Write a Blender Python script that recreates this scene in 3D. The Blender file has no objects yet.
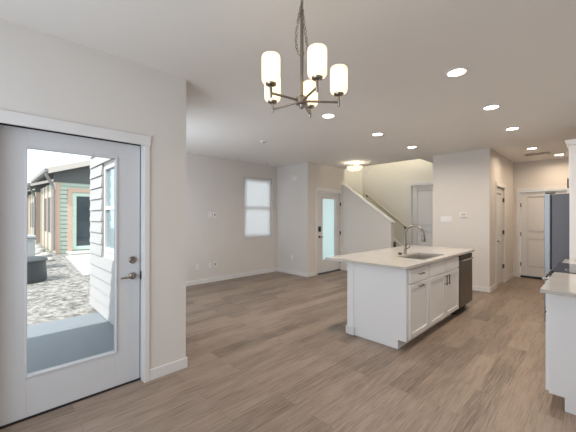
import bpy, bmesh, math, random
from mathutils import Vector, Matrix
random.seed(7)
SC = bpy.context.scene
COL = SC.collection
R = math.radians

# ------------------------------------------------------------------ camera, sky, sun, exposure
CAM_H = 1.4385
cam_d = bpy.data.cameras.new('camera'); cam = bpy.data.objects.new('camera', cam_d); COL.objects.link(cam)
cam_d.sensor_width = 36.0; cam_d.lens = 304.767 / 576 * 36.0; cam_d.clip_start = 0.02; cam_d.clip_end = 300
_y, _p, _r = R(45.6368), R(0.0769), R(0.1006)
F = Vector((-math.sin(_y), math.cos(_y), 0)); Rt = Vector((math.cos(_y), math.sin(_y), 0)); U = Vector((0, 0, 1))
F2 = F * math.cos(_p) + U * math.sin(_p); U2 = U * math.cos(_p) - F * math.sin(_p)
R3 = Rt * math.cos(_r) + U2 * math.sin(_r); U3 = U2 * math.cos(_r) - Rt * math.sin(_r)
mw = Matrix((R3, U3, -F2)).transposed().to_4x4(); mw.translation = (0, 0, CAM_H)
cam.matrix_world = mw
SC.camera = cam

world = bpy.data.worlds.new('sky'); SC.world = world; world.use_nodes = True
bg = world.node_tree.nodes['Background']
bg.inputs['Color'].default_value = (0.86, 0.94, 1.0, 1); bg.inputs['Strength'].default_value = 1.45

sun_d = bpy.data.lights.new('sun', 'SUN'); sun_d.energy = 3.6; sun_d.angle = R(0.6); sun_d.color = (1, 0.96, 0.9)
sun = bpy.data.objects.new('sun', sun_d); COL.objects.link(sun)
sun.rotation_euler = Vector((0.22, -0.72, 1.0)).to_track_quat('Z', 'Y').to_euler()

SC.view_settings.view_transform = 'Standard'; SC.view_settings.look = 'None'
SC.view_settings.gamma = 1.0; SC.view_settings.use_curve_mapping = False
SC.view_settings.exposure = 0.38

def area(name, loc, direction, sx, sy, power, color, shape='RECTANGLE', spread=180):
    d = bpy.data.lights.new(name, 'AREA'); d.shape = shape; d.size = sx; d.size_y = sy; d.energy = power; d.color = color
    d.spread = R(spread)
    o = bpy.data.objects.new(name, d); COL.objects.link(o); o.location = loc
    o.rotation_euler = Vector(direction).to_track_quat('-Z', 'Y').to_euler(); return o
def point(name, loc, power, color, radius=0.04):
    d = bpy.data.lights.new(name, 'POINT'); d.energy = power; d.color = color; d.shadow_soft_size = radius
    o = bpy.data.objects.new(name, d); COL.objects.link(o); o.location = loc; return o
DAY = (0.80, 0.90, 1.0); WARM = (1.0, 0.80, 0.58); SOFT = (1.0, 0.885, 0.75)
P_BACK, P_SOUTH, P_CAN, P_SHADE, P_FLUSH, P_STAIR = 33, 25, 9.0, 0.07, 1.6, 50
# daylight entering by an added, unseen window behind the camera and the living room's side window
area('daylight_added_window', (-1.25, -1.36, 1.45), (0, 1, 0.02), 2.3, 1.7, P_BACK, DAY)
area('daylight_living_window', (-4.5, 1.37, 1.55), (0, 1, -0.05), 1.5, 1.3, P_SOUTH, DAY)
point('stairwell_unseen_lamp', (-3.4, 7.1, 4.3), P_STAIR, (1.0, 0.95, 0.84), 0.35)  # unseen point lamp added to brighten the stairwell walls

# ------------------------------------------------------------------ materials
def nt(name):
    m = bpy.data.materials.new(name); m.use_nodes = True
    n = m.node_tree.nodes; b = n['Principled BSDF']; return m, m.node_tree, n, b
def mat(name, color, rough=0.5, metal=0.0, noise=0.0, scale=8.0, bump=0.0, bscale=60.0, stretch=None, spec=None, coat=0.0):
    m, t, n, b = nt(name)
    b.inputs['Base Color'].default_value = (*color, 1); b.inputs['Roughness'].default_value = rough
    b.inputs['Metallic'].default_value = metal
    if spec is not None: b.inputs['Specular IOR Level'].default_value = spec
    if coat: b.inputs['Coat Weight'].default_value = coat; b.inputs['Coat Roughness'].default_value = 0.1
    tc = n.new('ShaderNodeTexCoord'); mp = n.new('ShaderNodeMapping'); t.links.new(tc.outputs['Object'], mp.inputs['Vector'])
    if stretch: mp.inputs['Scale'].default_value = stretch
    if noise:
        nz = n.new('ShaderNodeTexNoise'); nz.inputs['Scale'].default_value = scale; nz.inputs['Detail'].default_value = 4
        t.links.new(mp.outputs[0], nz.inputs['Vector'])
        mx = n.new('ShaderNodeMix'); mx.data_type = 'RGBA'
        mx.inputs[6].default_value = (*[c * (1 - noise) for c in color], 1)
        mx.inputs[7].default_value = (*[min(1, c * (1 + noise)) for c in color], 1)
        t.links.new(nz.outputs['Fac'], mx.inputs[0]); t.links.new(mx.outputs[2], b.inputs['Base Color'])
    if bump:
        nb = n.new('ShaderNodeTexNoise'); nb.inputs['Scale'].default_value = bscale; nb.inputs['Detail'].default_value = 3
        t.links.new(mp.outputs[0], nb.inputs['Vector'])
        bp = n.new('ShaderNodeBump'); bp.inputs['Strength'].default_value = bump; bp.inputs['Distance'].default_value = 0.01
        t.links.new(nb.outputs['Fac'], bp.inputs['Height']); t.links.new(bp.outputs[0], b.inputs['Normal'])
    return m
def emis(name, color, strength, base=(0.8, 0.8, 0.8)):
    m, t, n, b = nt(name); b.inputs['Base Color'].default_value = (*base, 1); b.inputs['Roughness'].default_value = 0.4
    b.inputs['Emission Color'].default_value = (*color, 1); b.inputs['Emission Strength'].default_value = strength; return m
def glass(name, tint, gl=0.08):
    m, t, n, b = nt(name); n.remove(b); out = n['Material Output']
    tr = n.new('ShaderNodeBsdfTransparent'); tr.inputs['Color'].default_value = (*tint, 1)
    gs = n.new('ShaderNodeBsdfGlossy'); gs.inputs['Roughness'].default_value = 0.02
    mx = n.new('ShaderNodeMixShader'); fr = n.new('ShaderNodeFresnel'); fr.inputs['IOR'].default_value = 1.3
    t.links.new(fr.outputs[0], mx.inputs[0])
    t.links.new(tr.outputs[0], mx.inputs[1]); t.links.new(gs.outputs[0], mx.inputs[2]); t.links.new(mx.outputs[0], out.inputs[0]); return m
def transl(name, tcol, dcol, fac, emi=None):
    m, t, n, b = nt(name); n.remove(b); out = n['Material Output']
    tr = n.new('ShaderNodeBsdfTranslucent'); tr.inputs['Color'].default_value = (*tcol, 1)
    df = n.new('ShaderNodeBsdfDiffuse'); df.inputs['Color'].default_value = (*dcol, 1)
    mx = n.new('ShaderNodeMixShader'); mx.inputs[0].default_value = fac
    t.links.new(df.outputs[0], mx.inputs[1]); t.links.new(tr.outputs[0], mx.inputs[2]); last = mx
    if emi:
        e = n.new('ShaderNodeEmission'); e.inputs['Color'].default_value = (*emi[0], 1); e.inputs['Strength'].default_value = emi[1]
        ad = n.new('ShaderNodeAddShader'); t.links.new(mx.outputs[0], ad.inputs[0]); t.links.new(e.outputs[0], ad.inputs[1]); last = ad
    t.links.new(last.outputs[0], out.inputs[0]); return m

WALL = mat('wall_paint', (0.70, 0.665, 0.635), 0.85, noise=0.02, scale=3, bump=0.12, bscale=180)
CEIL = mat('ceiling_paint', (0.80, 0.775, 0.75), 0.9, noise=0.02, scale=2, bump=0.15, bscale=140)
STAIRW = mat('stairwell_paint', (0.76, 0.735, 0.665), 0.85, noise=0.02, scale=3, bump=0.1, bscale=180)
TRIM = mat('trim_white', (0.74, 0.73, 0.73), 0.42, noise=0.01, scale=4)
DOORW = mat('door_white', (0.72, 0.71, 0.71), 0.45, noise=0.01, scale=3)
PATIOD = mat('patio_door_paint', (0.66, 0.665, 0.69), 0.45, noise=0.01, scale=3)
CAB = mat('cabinet_white', (0.83, 0.825, 0.83), 0.38, noise=0.01, scale=4)
QUARTZ = mat('quartz_white', (0.56, 0.53, 0.495), 0.14, noise=0.05, scale=5, coat=0.2)
NICKEL = mat('brushed_nickel', (0.32, 0.285, 0.25), 0.30, 1.0, noise=0.06, scale=20)
DARKNI = mat('dark_nickel', (0.12, 0.105, 0.095), 0.35, 1.0, noise=0.05, scale=20)
STEEL = mat('stainless_steel', (0.42, 0.41, 0.40), 0.32, 1.0, noise=0.08, scale=6, stretch=(1, 40, 1))
STEELV = mat('brushed_steel_dishwasher', (0.20, 0.185, 0.17), 0.34, 1.0, noise=0.1, scale=5, stretch=(60, 60, 1))
FRIDGE_S = mat('fridge_side_grey', (0.13, 0.135, 0.16), 0.45, 0.2, noise=0.04, scale=12, bump=0.05, bscale=300)
BLACK = mat('black_plastic', (0.015, 0.015, 0.016), 0.4, noise=0.1, scale=10)
CERAN = mat('black_cooktop_glass', (0.03, 0.032, 0.04), 0.08, noise=0.05, scale=3)
PLATE = mat('white_plastic_plate', (0.80, 0.79, 0.79), 0.35, noise=0.01)
BULB = emis('lamp_glow', (1.0, 0.9, 0.74), 22)
CANM = emis('recessed_lens_glow', (1.0, 0.93, 0.82), 9)
SHADE = transl('opal_glass_shade', (0.95, 0.90, 0.80), (0.85, 0.8, 0.7), 0.6, ((1.0, 0.82, 0.56), 0.42))
BOWL = transl('opal_glass_bowl', (0.95, 0.90, 0.80), (0.75, 0.7, 0.6), 0.12, ((1.0, 0.84, 0.58), 0.45))
GLASS = glass('clear_glass', (0.98, 0.985, 0.985))
FROST = transl('frosted_glass', (0.88, 0.97, 0.96), (0.75, 0.85, 0.84), 0.92)
BLIND = transl('blind_vinyl', (0.99, 0.985, 0.99), (0.88, 0.88, 0.9), 0.96)
CARPET = mat('stair_carpet', (0.10, 0.085, 0.07), 0.95, noise=0.3, scale=90, bump=0.6, bscale=200)
VENTM = mat('vent_metal', (0.46, 0.41, 0.36), 0.5, noise=0.05)
RAILW = mat('handrail_paint', (0.70, 0.66, 0.56), 0.4, noise=0.04)

def floor_mat():
    m, t, n, b = nt('greige_plank_floor'); L = t.links
    tc = n.new('ShaderNodeTexCoord'); mp = n.new('ShaderNodeMapping'); mp.inputs['Rotation'].default_value = (0, 0, R(90))
    L.new(tc.outputs['Object'], mp.inputs[0])
    br = n.new('ShaderNodeTexBrick'); br.offset = 0.37; br.offset_frequency = 2
    br.inputs['Scale'].default_value = 1; br.inputs['Brick Width'].default_value = 1.22; br.inputs['Row Height'].default_value = 0.18
    br.inputs['Mortar Size'].default_value = 0.0008; br.inputs['Mortar Smooth'].default_value = 0.2; br.inputs['Bias'].default_value = 0
    br.inputs['Color1'].default_value = (0.0, 0.0, 0.0, 1); br.inputs['Color2'].default_value = (1, 1, 1, 1); br.inputs['Mortar'].default_value = (0.1, 0.1, 0.1, 1)
    L.new(mp.outputs[0], br.inputs['Vector'])
    # grain stretched along the plank, shifted from plank to plank
    sx = n.new('ShaderNodeVectorMath'); sx.operation = 'MULTIPLY_ADD'
    sx.inputs[1].default_value = (11, 11, 11); L.new(br.outputs['Color'], sx.inputs[0]); L.new(mp.outputs[0], sx.inputs[2])
    m2 = n.new('ShaderNodeMapping'); m2.inputs['Scale'].default_value = (2.6, 62, 1); L.new(sx.outputs[0], m2.inputs[0])
    gz = n.new('ShaderNodeTexNoise'); gz.inputs['Scale'].default_value = 1.6; gz.inputs['Detail'].default_value = 7; gz.inputs['Roughness'].default_value = 0.72; gz.inputs['Distortion'].default_value = 0.1
    L.new(m2.outputs[0], gz.inputs['Vector'])
    m3 = n.new('ShaderNodeMapping'); m3.inputs['Scale'].default_value = (1, 5, 1); L.new(sx.outputs[0], m3.inputs[0])
    bz = n.new('ShaderNodeTexNoise'); bz.inputs['Scale'].default_value = 1.6; bz.inputs['Detail'].default_value = 4; L.new(m3.outputs[0], bz.inputs['Vector'])
    a1 = n.new('ShaderNodeMath'); a1.operation = 'MULTIPLY_ADD'; a1.inputs[1].default_value = 0.20; L.new(br.outputs['Color'], a1.inputs[0])
    g1 = n.new('ShaderNodeMath'); g1.operation = 'MULTIPLY'; g1.inputs[1].default_value = 1.15; L.new(gz.outputs['Fac'], g1.inputs[0]); L.new(g1.outputs[0], a1.inputs[2])
    a2 = n.new('ShaderNodeMath'); a2.operation = 'MULTIPLY_ADD'; a2.inputs[1].default_value = 0.40; L.new(bz.outputs['Fac'], a2.inputs[0]); L.new(a1.outputs[0], a2.inputs[2])
    cr = n.new('ShaderNodeValToRGB'); e = cr.color_ramp.elements
    e[0].position = 0.50; e[0].color = (0.060, 0.040, 0.028, 1); e[1].position = 1.0; e[1].color = (0.345, 0.264, 0.208, 1)
    L.new(a2.outputs[0], cr.inputs[0])
    mx = n.new('ShaderNodeMix'); mx.data_type = 'RGBA'; L.new(br.outputs['Fac'], mx.inputs[0]); L.new(cr.outputs[0], mx.inputs[6]); mx.inputs[7].default_value = (0.13, 0.10, 0.075, 1)
    L.new(mx.outputs[2], b.inputs['Base Color'])
    rr = n.new('ShaderNodeMath'); rr.operation = 'MULTIPLY_ADD'; rr.inputs[1].default_value = 0.15; rr.inputs[2].default_value = 0.36; L.new(gz.outputs['Fac'], rr.inputs[0]); L.new(rr.outputs[0], b.inputs['Roughness'])
    bp = n.new('ShaderNodeBump'); bp.inputs['Strength'].default_value = 0.12; bp.inputs['Distance'].default_value = 0.004; L.new(gz.outputs['Fac'], bp.inputs['Height']); L.new(bp.outputs[0], b.inputs['Normal'])
    return m
FLOOR = floor_mat()

def ground_mat():
    m, t, n, b = nt('pale_gravel_ground'); L = t.links
    tc = n.new('ShaderNodeTexCoord')
    vo = n.new('ShaderNodeTexVoronoi'); vo.inputs['Scale'].default_value = 7; L.new(tc.outputs['Object'], vo.inputs['Vector'])
    nz = n.new('ShaderNodeTexNoise'); nz.inputs['Scale'].default_value = 9; nz.inputs['Detail'].default_value = 8; nz.inputs['Roughness'].default_value = 0.7; L.new(tc.outputs['Object'], nz.inputs['Vector'])
    cr = n.new('ShaderNodeValToRGB'); e = cr.color_ramp.elements; e[0].position = 0.36; e[0].color = (0.07, 0.065, 0.06, 1); e[1].position = 0.60; e[1].color = (0.40, 0.385, 0.36, 1)
    L.new(nz.outputs['Fac'], cr.inputs[0]); L.new(cr.outputs[0], b.inputs['Base Color']); b.inputs['Roughness'].default_value = 0.9
    bp = n.new('ShaderNodeBump'); bp.inputs['Strength'].default_value = 0.8; bp.inputs['Distance'].default_value = 0.06
    L.new(vo.outputs['Distance'], bp.inputs['Height']); L.new(bp.outputs[0], b.inputs['Normal']); return m
GROUND = ground_mat()
WALKC = mat('walkway_concrete', (0.48, 0.47, 0.455), 0.8, noise=0.05, scale=4)
CONC = mat('porch_concrete_shade_blue', (0.24, 0.27, 0.30), 0.8, noise=0.06, scale=5, bump=0.1, bscale=60)  # slab colour holds the blue of the porch's shade
SIDW = mat('white_siding', (0.48, 0.48, 0.48), 0.6, noise=0.02, scale=4)
SIDG = mat('pale_green_siding', (0.50, 0.60, 0.52), 0.6, noise=0.02, scale=4)
TAN = mat('tan_trim', (0.62, 0.44, 0.34), 0.6, noise=0.04, scale=5)
CREAM = mat('cream_fascia', (0.58, 0.53, 0.48), 0.6, noise=0.02, scale=5)
DARKGREY = mat('gable_shade_window_grey', (0.11, 0.118, 0.115), 0.7, noise=0.05, scale=5)  # eave shade painted on the gable; also the grey of the side windows
SHING = mat('roof_shingle', (0.13, 0.13, 0.13), 0.9, noise=0.35, scale=12, bump=0.5, bscale=30)
GUTTER = mat('grey_gutter', (0.25, 0.24, 0.23), 0.5, noise=0.05)
MINT = mat('mint_door_paint', (0.60, 0.76, 0.66), 0.5, noise=0.02)
DGLASS = mat('dark_window_glass', (0.05, 0.07, 0.08), 0.05, noise=0.1, scale=2)
DRUM = mat('dark_grey_plastic', (0.05, 0.06, 0.066), 0.5, noise=0.1, scale=5)
GREYM = mat('grey_utility_metal', (0.36, 0.38, 0.39), 0.5, noise=0.06, scale=5)
ROCK = mat('pale_rock', (0.40, 0.385, 0.365), 0.85, noise=0.25, scale=6, bump=0.5, bscale=18)
SKYGL = mat('sky_reflection_glass', (0.42, 0.56, 0.60), 0.08, 0.6, noise=0.04, scale=1)  # pane colour carries the sky's cyan reflection

# ------------------------------------------------------------------ mesh builder
class MB:
    def __init__(s): s.bm = bmesh.new()
    def box(s, x0, x1, y0, y1, z0, z1):
        r = bmesh.ops.create_cube(s.bm, size=1)
        for v in r['verts']:
            v.co = Vector(((x0 + x1) / 2 + v.co.x * (x1 - x0), (y0 + y1) / 2 + v.co.y * (y1 - y0), (z0 + z1) / 2 + v.co.z * (z1 - z0)))
        return s
    def prism(s, pts, axis, a0, a1):
        """polygon pts extruded along axis: X -> pts (y,z); Y -> (x,z); Z -> (x,y)"""
        def P(p, a): return {'X': (a, p[0], p[1]), 'Y': (p[0], a, p[1]), 'Z': (p[0], p[1], a)}[axis]
        A = [s.bm.verts.new(P(p, a0)) for p in pts]; B = [s.bm.verts.new(P(p, a1)) for p in pts]; n = len(pts)
        s.bm.faces.new(A); s.bm.faces.new(B[::-1])
        for i in range(n): s.bm.faces.new((A[i], B[i], B[(i + 1) % n], A[(i + 1) % n]))
        return s
    def lathe(s, prof, c=(0, 0, 0), axis='Z', seg=32, caps=True):
        rings = []
        for r, h in prof:
            ring = []
            for k in range(seg):
                a = 2 * math.pi * k / seg; u, w = r * math.cos(a), r * math.sin(a)
                p = {'Z': (u, w, h), 'X': (h, u, w), 'Y': (u, h, w)}[axis]
                ring.append(s.bm.verts.new((c[0] + p[0], c[1] + p[1], c[2] + p[2])))
            rings.append(ring)
        for A, B in zip(rings, rings[1:]):
            for k in range(seg): s.bm.faces.new((A[k], A[(k + 1) % seg], B[(k + 1) % seg], B[k]))
        if caps:
            s.bm.faces.new(rings[0][::-1]); s.bm.faces.new(rings[-1])
        return s
    def tube(s, pts, rad, seg=12, closed=False):
        pts = [Vector(p) for p in pts]; n = len(pts); rings = []
        prev = None
        for i, p in enumerate(pts):
            if closed: d = pts[(i + 1) % n] - pts[i - 1]
            else: d = pts[min(i + 1, n - 1)] - pts[max(i - 1, 0)]
            d.normalize()
            if prev is None:
                up = Vector((0, 0, 1)) if abs(d.z) < 0.9 else Vector((1, 0, 0)); u = d.cross(up).normalized()
            else:
                u = (prev - d * prev.dot(d)).normalized()
            prev = u; w = d.cross(u); rr = rad[i] if isinstance(rad, (list, tuple)) else rad
            rings.append([s.bm.verts.new(p + u * rr * math.cos(2 * math.pi * k / seg) + w * rr * math.sin(2 * math.pi * k / seg)) for k in range(seg)])
        rng = range(n) if closed else range(n - 1)
        for i in rng:
            A, B = rings[i], rings[(i + 1) % n]
            for k in range(seg): s.bm.faces.new((A[k], A[(k + 1) % seg], B[(k + 1) % seg], B[k]))
        if not closed: s.bm.faces.new(rings[0][::-1]); s.bm.faces.new(rings[-1])
        return s
    def build(s, name, m, parent=None, bevel=0.0, smooth=False, kind=None):
        bmesh.ops.recalc_face_normals(s.bm, faces=s.bm.faces)
        if parent is not None:
            o0 = wloc(parent); bmesh.ops.translate(s.bm, verts=s.bm.verts, vec=-o0)
        me = bpy.data.meshes.new(name); s.bm.to_mesh(me); s.bm.free()
        me.materials.append(m); o = bpy.data.objects.new(name, me); COL.objects.link(o)
        if parent is not None: o.parent = parent
        if smooth:
            for p in me.polygons: p.use_smooth = True
            es = o.modifiers.new('split', 'EDGE_SPLIT'); es.split_angle = R(40)
        if bevel:
            bv = o.modifiers.new('bevel', 'BEVEL'); bv.width = bevel; bv.segments = 2; bv.limit_method = 'ANGLE'; bv.angle_limit = R(40)
        if kind: o['kind'] = kind
        return o
def wloc(o):
    v = Vector(o.location)
    while o.parent is not None: o = o.parent; v += Vector(o.location)
    return v
def thing(name, label, cat, loc, group=None):
    o = bpy.data.objects.new(name, None); COL.objects.link(o); o.location = loc; o.empty_display_size = 0.1
    o['label'] = label; o['category'] = cat
    if group: o['group'] = group
    return o
def tag(o, label, cat, group=None, kind=None):
    o['label'] = label; o['category'] = cat
    if group: o['group'] = group
    if kind: o['kind'] = kind
    return o
def struct_root(name, loc, label=None):
    o = bpy.data.objects.new(name, None); COL.objects.link(o); o.location = loc; o.empty_display_size = 0.1; o['kind'] = 'structure'
    if label: o['label'] = label
    return o
def kids(o): return [c for c in list(bpy.data.objects) if c.parent == o]
def dup(o, parent=None):
    c = o.copy(); COL.objects.link(c); c.parent = parent
    for k in kids(o): dup(k, c)
    return c
def S(mb, name, m, bevel=0.0, smooth=False, label=None):
    o = mb.build(name, m, None, bevel, smooth, 'structure')
    if label: o['label'] = label
    return o

H = 2.74
# ------------------------------------------------------------------ structure
def wall(name, axis, c0, c1, a0, a1, z0, z1, holes=(), m=None):
    """axis X: wall is a slab x in c0..c1 running along y a0..a1; axis Y the other way. holes: (a0,a1,z0,z1)"""
    mb = MB()
    def bx(u0, u1, w0, w1):
        if u1 - u0 < 1e-4 or w1 - w0 < 1e-4: return
        if axis == 'X': mb.box(c0, c1, u0, u1, w0, w1)
        else: mb.box(u0, u1, c0, c1, w0, w1)
    cur = a0
    for (h0, h1, g0, g1) in sorted(holes):
        bx(cur, h0, z0, z1); bx(h0, h1, z0, g0); bx(h0, h1, g1, z1); cur = h1
    bx(cur, a1, z0, z1)
    return S(mb, name, m or WALL)

S(MB().prism([(-2.91, -1.55), (0.48, -1.55), (0.48, 9.18), (-2.5, 9.18), (-2.5, 7.95), (-5.0, 7.95), (-5.0, 5.53), (-6.07, 5.53), (-6.07, 1.24), (-2.91, 1.24)], 'Z', -0.1, 0), 'floor', FLOOR)
S(MB().box(-2.83, 0.48, -1.55, 9.18, H, 3.0).box(-2.91, -2.83, -1.55, 1.24, H, 3.0).box(-6.07, -2.83, 1.24, 6.9, H, 3.0), 'ceiling', CEIL)
S(MB().box(-5.0, -2.68, 6.9, 7.95, 5.2, 5.3), 'ceiling_stairwell', CEIL)

wall('wall_left', 'X', -2.91, -2.756, -1.4, 1.336, 0, H, [(0.0, 0.965, 0, 2.09)])
wall('wall_south', 'Y', 1.24, 1.336, -5.923, -2.91, 0, H, [(-5.25, -3.75, 0.90, 2.20)])
wall('wall_west', 'X', -6.07, -5.923, 1.24, 5.53, 0, H, [(4.33, 5.22, 0.925, 2.39)])
wall('wall_corner', 'Y', 5.388, 5.53, -5.923, -5.0, 0, H)
wall('wall_stair_left', 'X', -5.0, -4.847, 6.9, 7.95, 0, H, (), STAIRW)
wall('wall_entry', 'X', -5.0, -4.847, 5.388, 6.9, 0, H, [(5.74, 6.735, 0, 2.06)])
wall('wall_stair_upper', 'X', -5.0, -4.847, 6.9, 7.95, H, 5.2, (), STAIRW)
wall('wall_stair_back', 'Y', 7.8, 7.95, -4.847, -2.5, 0, 5.2, [(-3.40, -2.62, 0.19, 2.235)], STAIRW)
wall('wall_stair_upper_right', 'X', -2.83, -2.68, 6.9, 7.8, 3.0, 5.2, (), STAIRW)
wall('wall_stair_upper_front', 'Y', 6.78, 6.9, -5.0, -2.68, 3.0, 5.2, (), STAIRW)
wall('wall_pantry_face', 'Y', 6.77, 6.9, -2.495, -1.459, 0, H)
wall('wall_pantry_hall', 'X', -2.495, -2.38, 6.9, 7.8, 0, H)
wall('wall_pantry_side', 'X', -1.6, -1.459, 6.9, 9.04, 0, H, [(7.31, 8.04, 0, 2.06)])
wall('wall_kitchen_back', 'Y', 9.04, 9.18, -1.6, 0.48, 0, H, [(-1.325, -0.49, 0, 2.04)])
wall('wall_right', 'X', 0.335, 0.48, -1.4, 9.04, 0, H)
wall('wall_back', 'Y', -1.55, -1.4, -2.91, 0.48, 0, H, [(-2.4, -0.1, 0.6, 2.3)])
# pantry and closet backs keep the sky out
S(MB().box(-2.5, -1.6, 9.04, 9.18, 0, H).box(-2.5, -2.38, 7.95, 9.04, 0, H), 'wall_pantry_back', WALL)
# half wall of the stair with its sloped cap
KS = 0.711
def kz(x): return 1.307 + KS * (-3.449 - x)
S(MB().prism([(-4.847, 0), (-3.449, 0), (-3.449, kz(-3.449)), (-4.80, kz(-4.80)), (-4.847, kz(-4.847))], 'Y', 6.78, 6.90), 'wall_stair_half', WALL)
S(MB().prism([(-4.78, kz(-4.78)), (-3.42, kz(-3.42)), (-3.42, kz(-3.42) + 0.035), (-4.78, kz(-4.78) + 0.035)], 'Y', 6.755, 6.925), 'trim_stair_cap', TRIM, 0.006)
# ceiling opening edge board
S(MB().box(-4.84, -2.84, 6.9, 6.915, H - 0.0, 2.99), 'trim_opening', STAIRW)
S(MB().prism([(-4.846, 2.60), (-4.50, 2.90), (-4.50, 2.98), (-4.846, 2.68)], 'Y', 7.789, 7.799), 'trim_upper_skirt', TRIM)

# baseboards (each run its own piece)
def base(name, x0, x1, y0, y1, z0=0.0, h=0.095):
    return S(MB().box(x0, x1, y0, y1, z0, z0 + h), name, TRIM, 0.004)
T = 0.014
base('baseboard_left', -2.756, -2.756 + T, 0.997, 1.336 + T); base('baseboard_left_end', -2.92, -2.756, 1.336, 1.336 + T)
base('baseboard_left_rear', -2.756, -2.756 + T, -1.4, -0.07)
base('baseboard_west', -5.923, -5.923 + T, 1.336 + T, 5.388)
base('baseboard_corner', -5.923 + T, -4.847 + T, 5.388 - T, 5.388)
base('baseboard_entry', -4.847, -4.847 + T, 5.388, 5.665)
base('baseboard_half', -4.7, -3.449 + T, 6.78 - T, 6.78)
base('baseboard_pantry_face', -2.495 - T, -1.459 + T, 6.77 - T, 6.77)
base('baseboard_pantry_side', -1.459, -1.459 + T, 6.77, 7.235); base('baseboard_pantry_corner', -1.459, -1.459 + T, 8.115, 9.04)
base('baseboard_kitchen_back', -1.459 + T, -1.40, 9.04 - T, 9.04)
base('baseboard_south', -5.909, -2.92, 1.336, 1.336 + T)

# ---- door casings
def casing(name, axis, face, sgn, a0, a1, ztop, z0=0.0, w=0.07, capover=0.012):
    mb = MB(); d0, d1 = sorted((face, face + sgn * 0.016)); e0, e1 = sorted((face, face + sgn * 0.022))
    def bx(u0, u1, w0, w1, c=(d0, d1)):
        if axis == 'X': mb.box(c[0], c[1], u0, u1, w0, w1)
        else: mb.box(u0, u1, c[0], c[1], w0, w1)
    bx(a0 - w, a0, z0, ztop); bx(a1, a1 + w, z0, ztop)
    bx(a0 - w - capover, a1 + w + capover, ztop, ztop + 0.085, (e0, e1))
    return S(mb, name, TRIM, 0.003)
casing('trim_patio_casing', 'X', -2.756, 1, 0.012, 0.953, 2.05, w=0.043, capover=0.006)
casing('trim_entry_casing', 'X', -4.847, 1, 5.74, 6.735, 2.06, w=0.06)
casing('trim_pantry_casing', 'X', -1.459, 1, 7.31, 8.04, 2.06)
casing('trim_hall_casing', 'Y', 9.04, -1, -1.325, -0.49, 2.04)
casing('trim_stair_casing', 'Y', 7.8, -1, -3.40, -2.62, 2.235, 0.19)

# ---- lever handle / deadbolt builders; axis X doors face +X, axis Y doors face -Y
def lever(parent, face, along, z, direction, axis='X', m=NICKEL):
    mb = MB()
    def P(n, a, h): return (face + n, a, h) if axis == 'X' else (a, face - n, h)
    c = P(0, along, z); s = 1 if axis == 'X' else -1
    mb.lathe([(0.030, 0), (0.030, s * 0.006), (0.024, s * 0.014), (0.012, s * 0.018), (0.012, s * 0.05)], c, 'X' if axis == 'X' else 'Y', 24)
    mb.tube([P(0.045, along, z), P(0.052, along + direction * 0.02, z + 0.001), P(0.054, along + direction * 0.06, z - 0.002), P(0.05, along + direction * 0.105, z - 0.004)], [0.011, 0.010, 0.0085, 0.007])
    return mb.build('lever_handle', m, parent, smooth=True)
def deadbolt(parent, face, along, z, m=NICKEL):
    mb = MB().lathe([(0.032, 0), (0.032, 0.008), (0.025, 0.016)], (face, along, z), 'X', 28).box(face + 0.014, face + 0.034, along - 0.006, along + 0.006, z - 0.018, z + 0.018)
    return mb.build('deadbolt', m, parent, smooth=True)
def hinge(parent, x0, x1, y0, y1, z):
    return MB().box(x0, x1, y0, y1, z - 0.045, z + 0.045).build('hinge', DARKNI, parent)
def frame_ring(mb, axis, c0, c1, a0, a1, z0, z1, w):
    def bx(u0, u1, w0, w1):
        if axis == 'X': mb.box(c0, c1, u0, u1, w0, w1)
        else: mb.box(u0, u1, c0, c1, w0, w1)
    bx(a0, a0 + w, z0, z1); bx(a1 - w, a1, z0, z1); bx(a0 + w, a1 - w, z0, z0 + w); bx(a0 + w, a1 - w, z1 - w, z1)
    return mb

# patio door
d1 = struct_root('door_1', (-2.83, 0.48, 0), 'grey-white full-glass patio door')
frx = MB(); gy0, gy1, gz0, gz1 = 0.187, 0.753, 0.304, 1.922
frx.box(-2.878, -2.832, 0.012, gy0, 0.014, 2.056).box(-2.878, -2.832, gy1, 0.945, 0.014, 2.056).box(-2.878, -2.832, gy0, gy1, 0.014, gz0).box(-2.878, -2.832, gy0, gy1, gz1, 2.056)
frx.build('slab', PATIOD, d1, 0.002)
frame_ring(MB(), 'X', -2.832, -2.822, gy0 - 0.012, gy1 + 0.012, gz0 - 0.012, gz1 + 0.012, 0.014).build('glazing_bead', PATIOD, d1, 0.003)
MB().box(-2.858, -2.852, gy0, gy1, gz0, gz1).build('pane', GLASS, d1)
MB().box(-2.875, -2.845, 0.009, 0.952, 2.0565, 2.0775).box(-2.875, -2.845, 0.9455, 0.9525, 0.012, 2.0565).build('gap_shade_strip', BLACK, d1)  # black strips stand in for the shadow in the slab's gaps
deadbolt(d1, -2.832, 0.885, 1.06); lever(d1, -2.832, 0.885, 0.922, -1)
MB().box(-2.832, -2.815, 0.947, 0.9645, 0.885, 0.955).build('strike_plate', DARKNI, d1)
MB().box(-2.89, -2.826, 0.012, 0.953, 0.0, 0.012).build('sill', BLACK, d1)
S(MB().box(-2.91, -2.757, 0.953, 0.965, 0, 2.078).box(-2.91, -2.757, 0.0, 0.008, 0, 2.078).box(-2.91, -2.757, 0.0, 0.965, 2.078, 2.09), 'trim_patio_jamb', TRIM)

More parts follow.
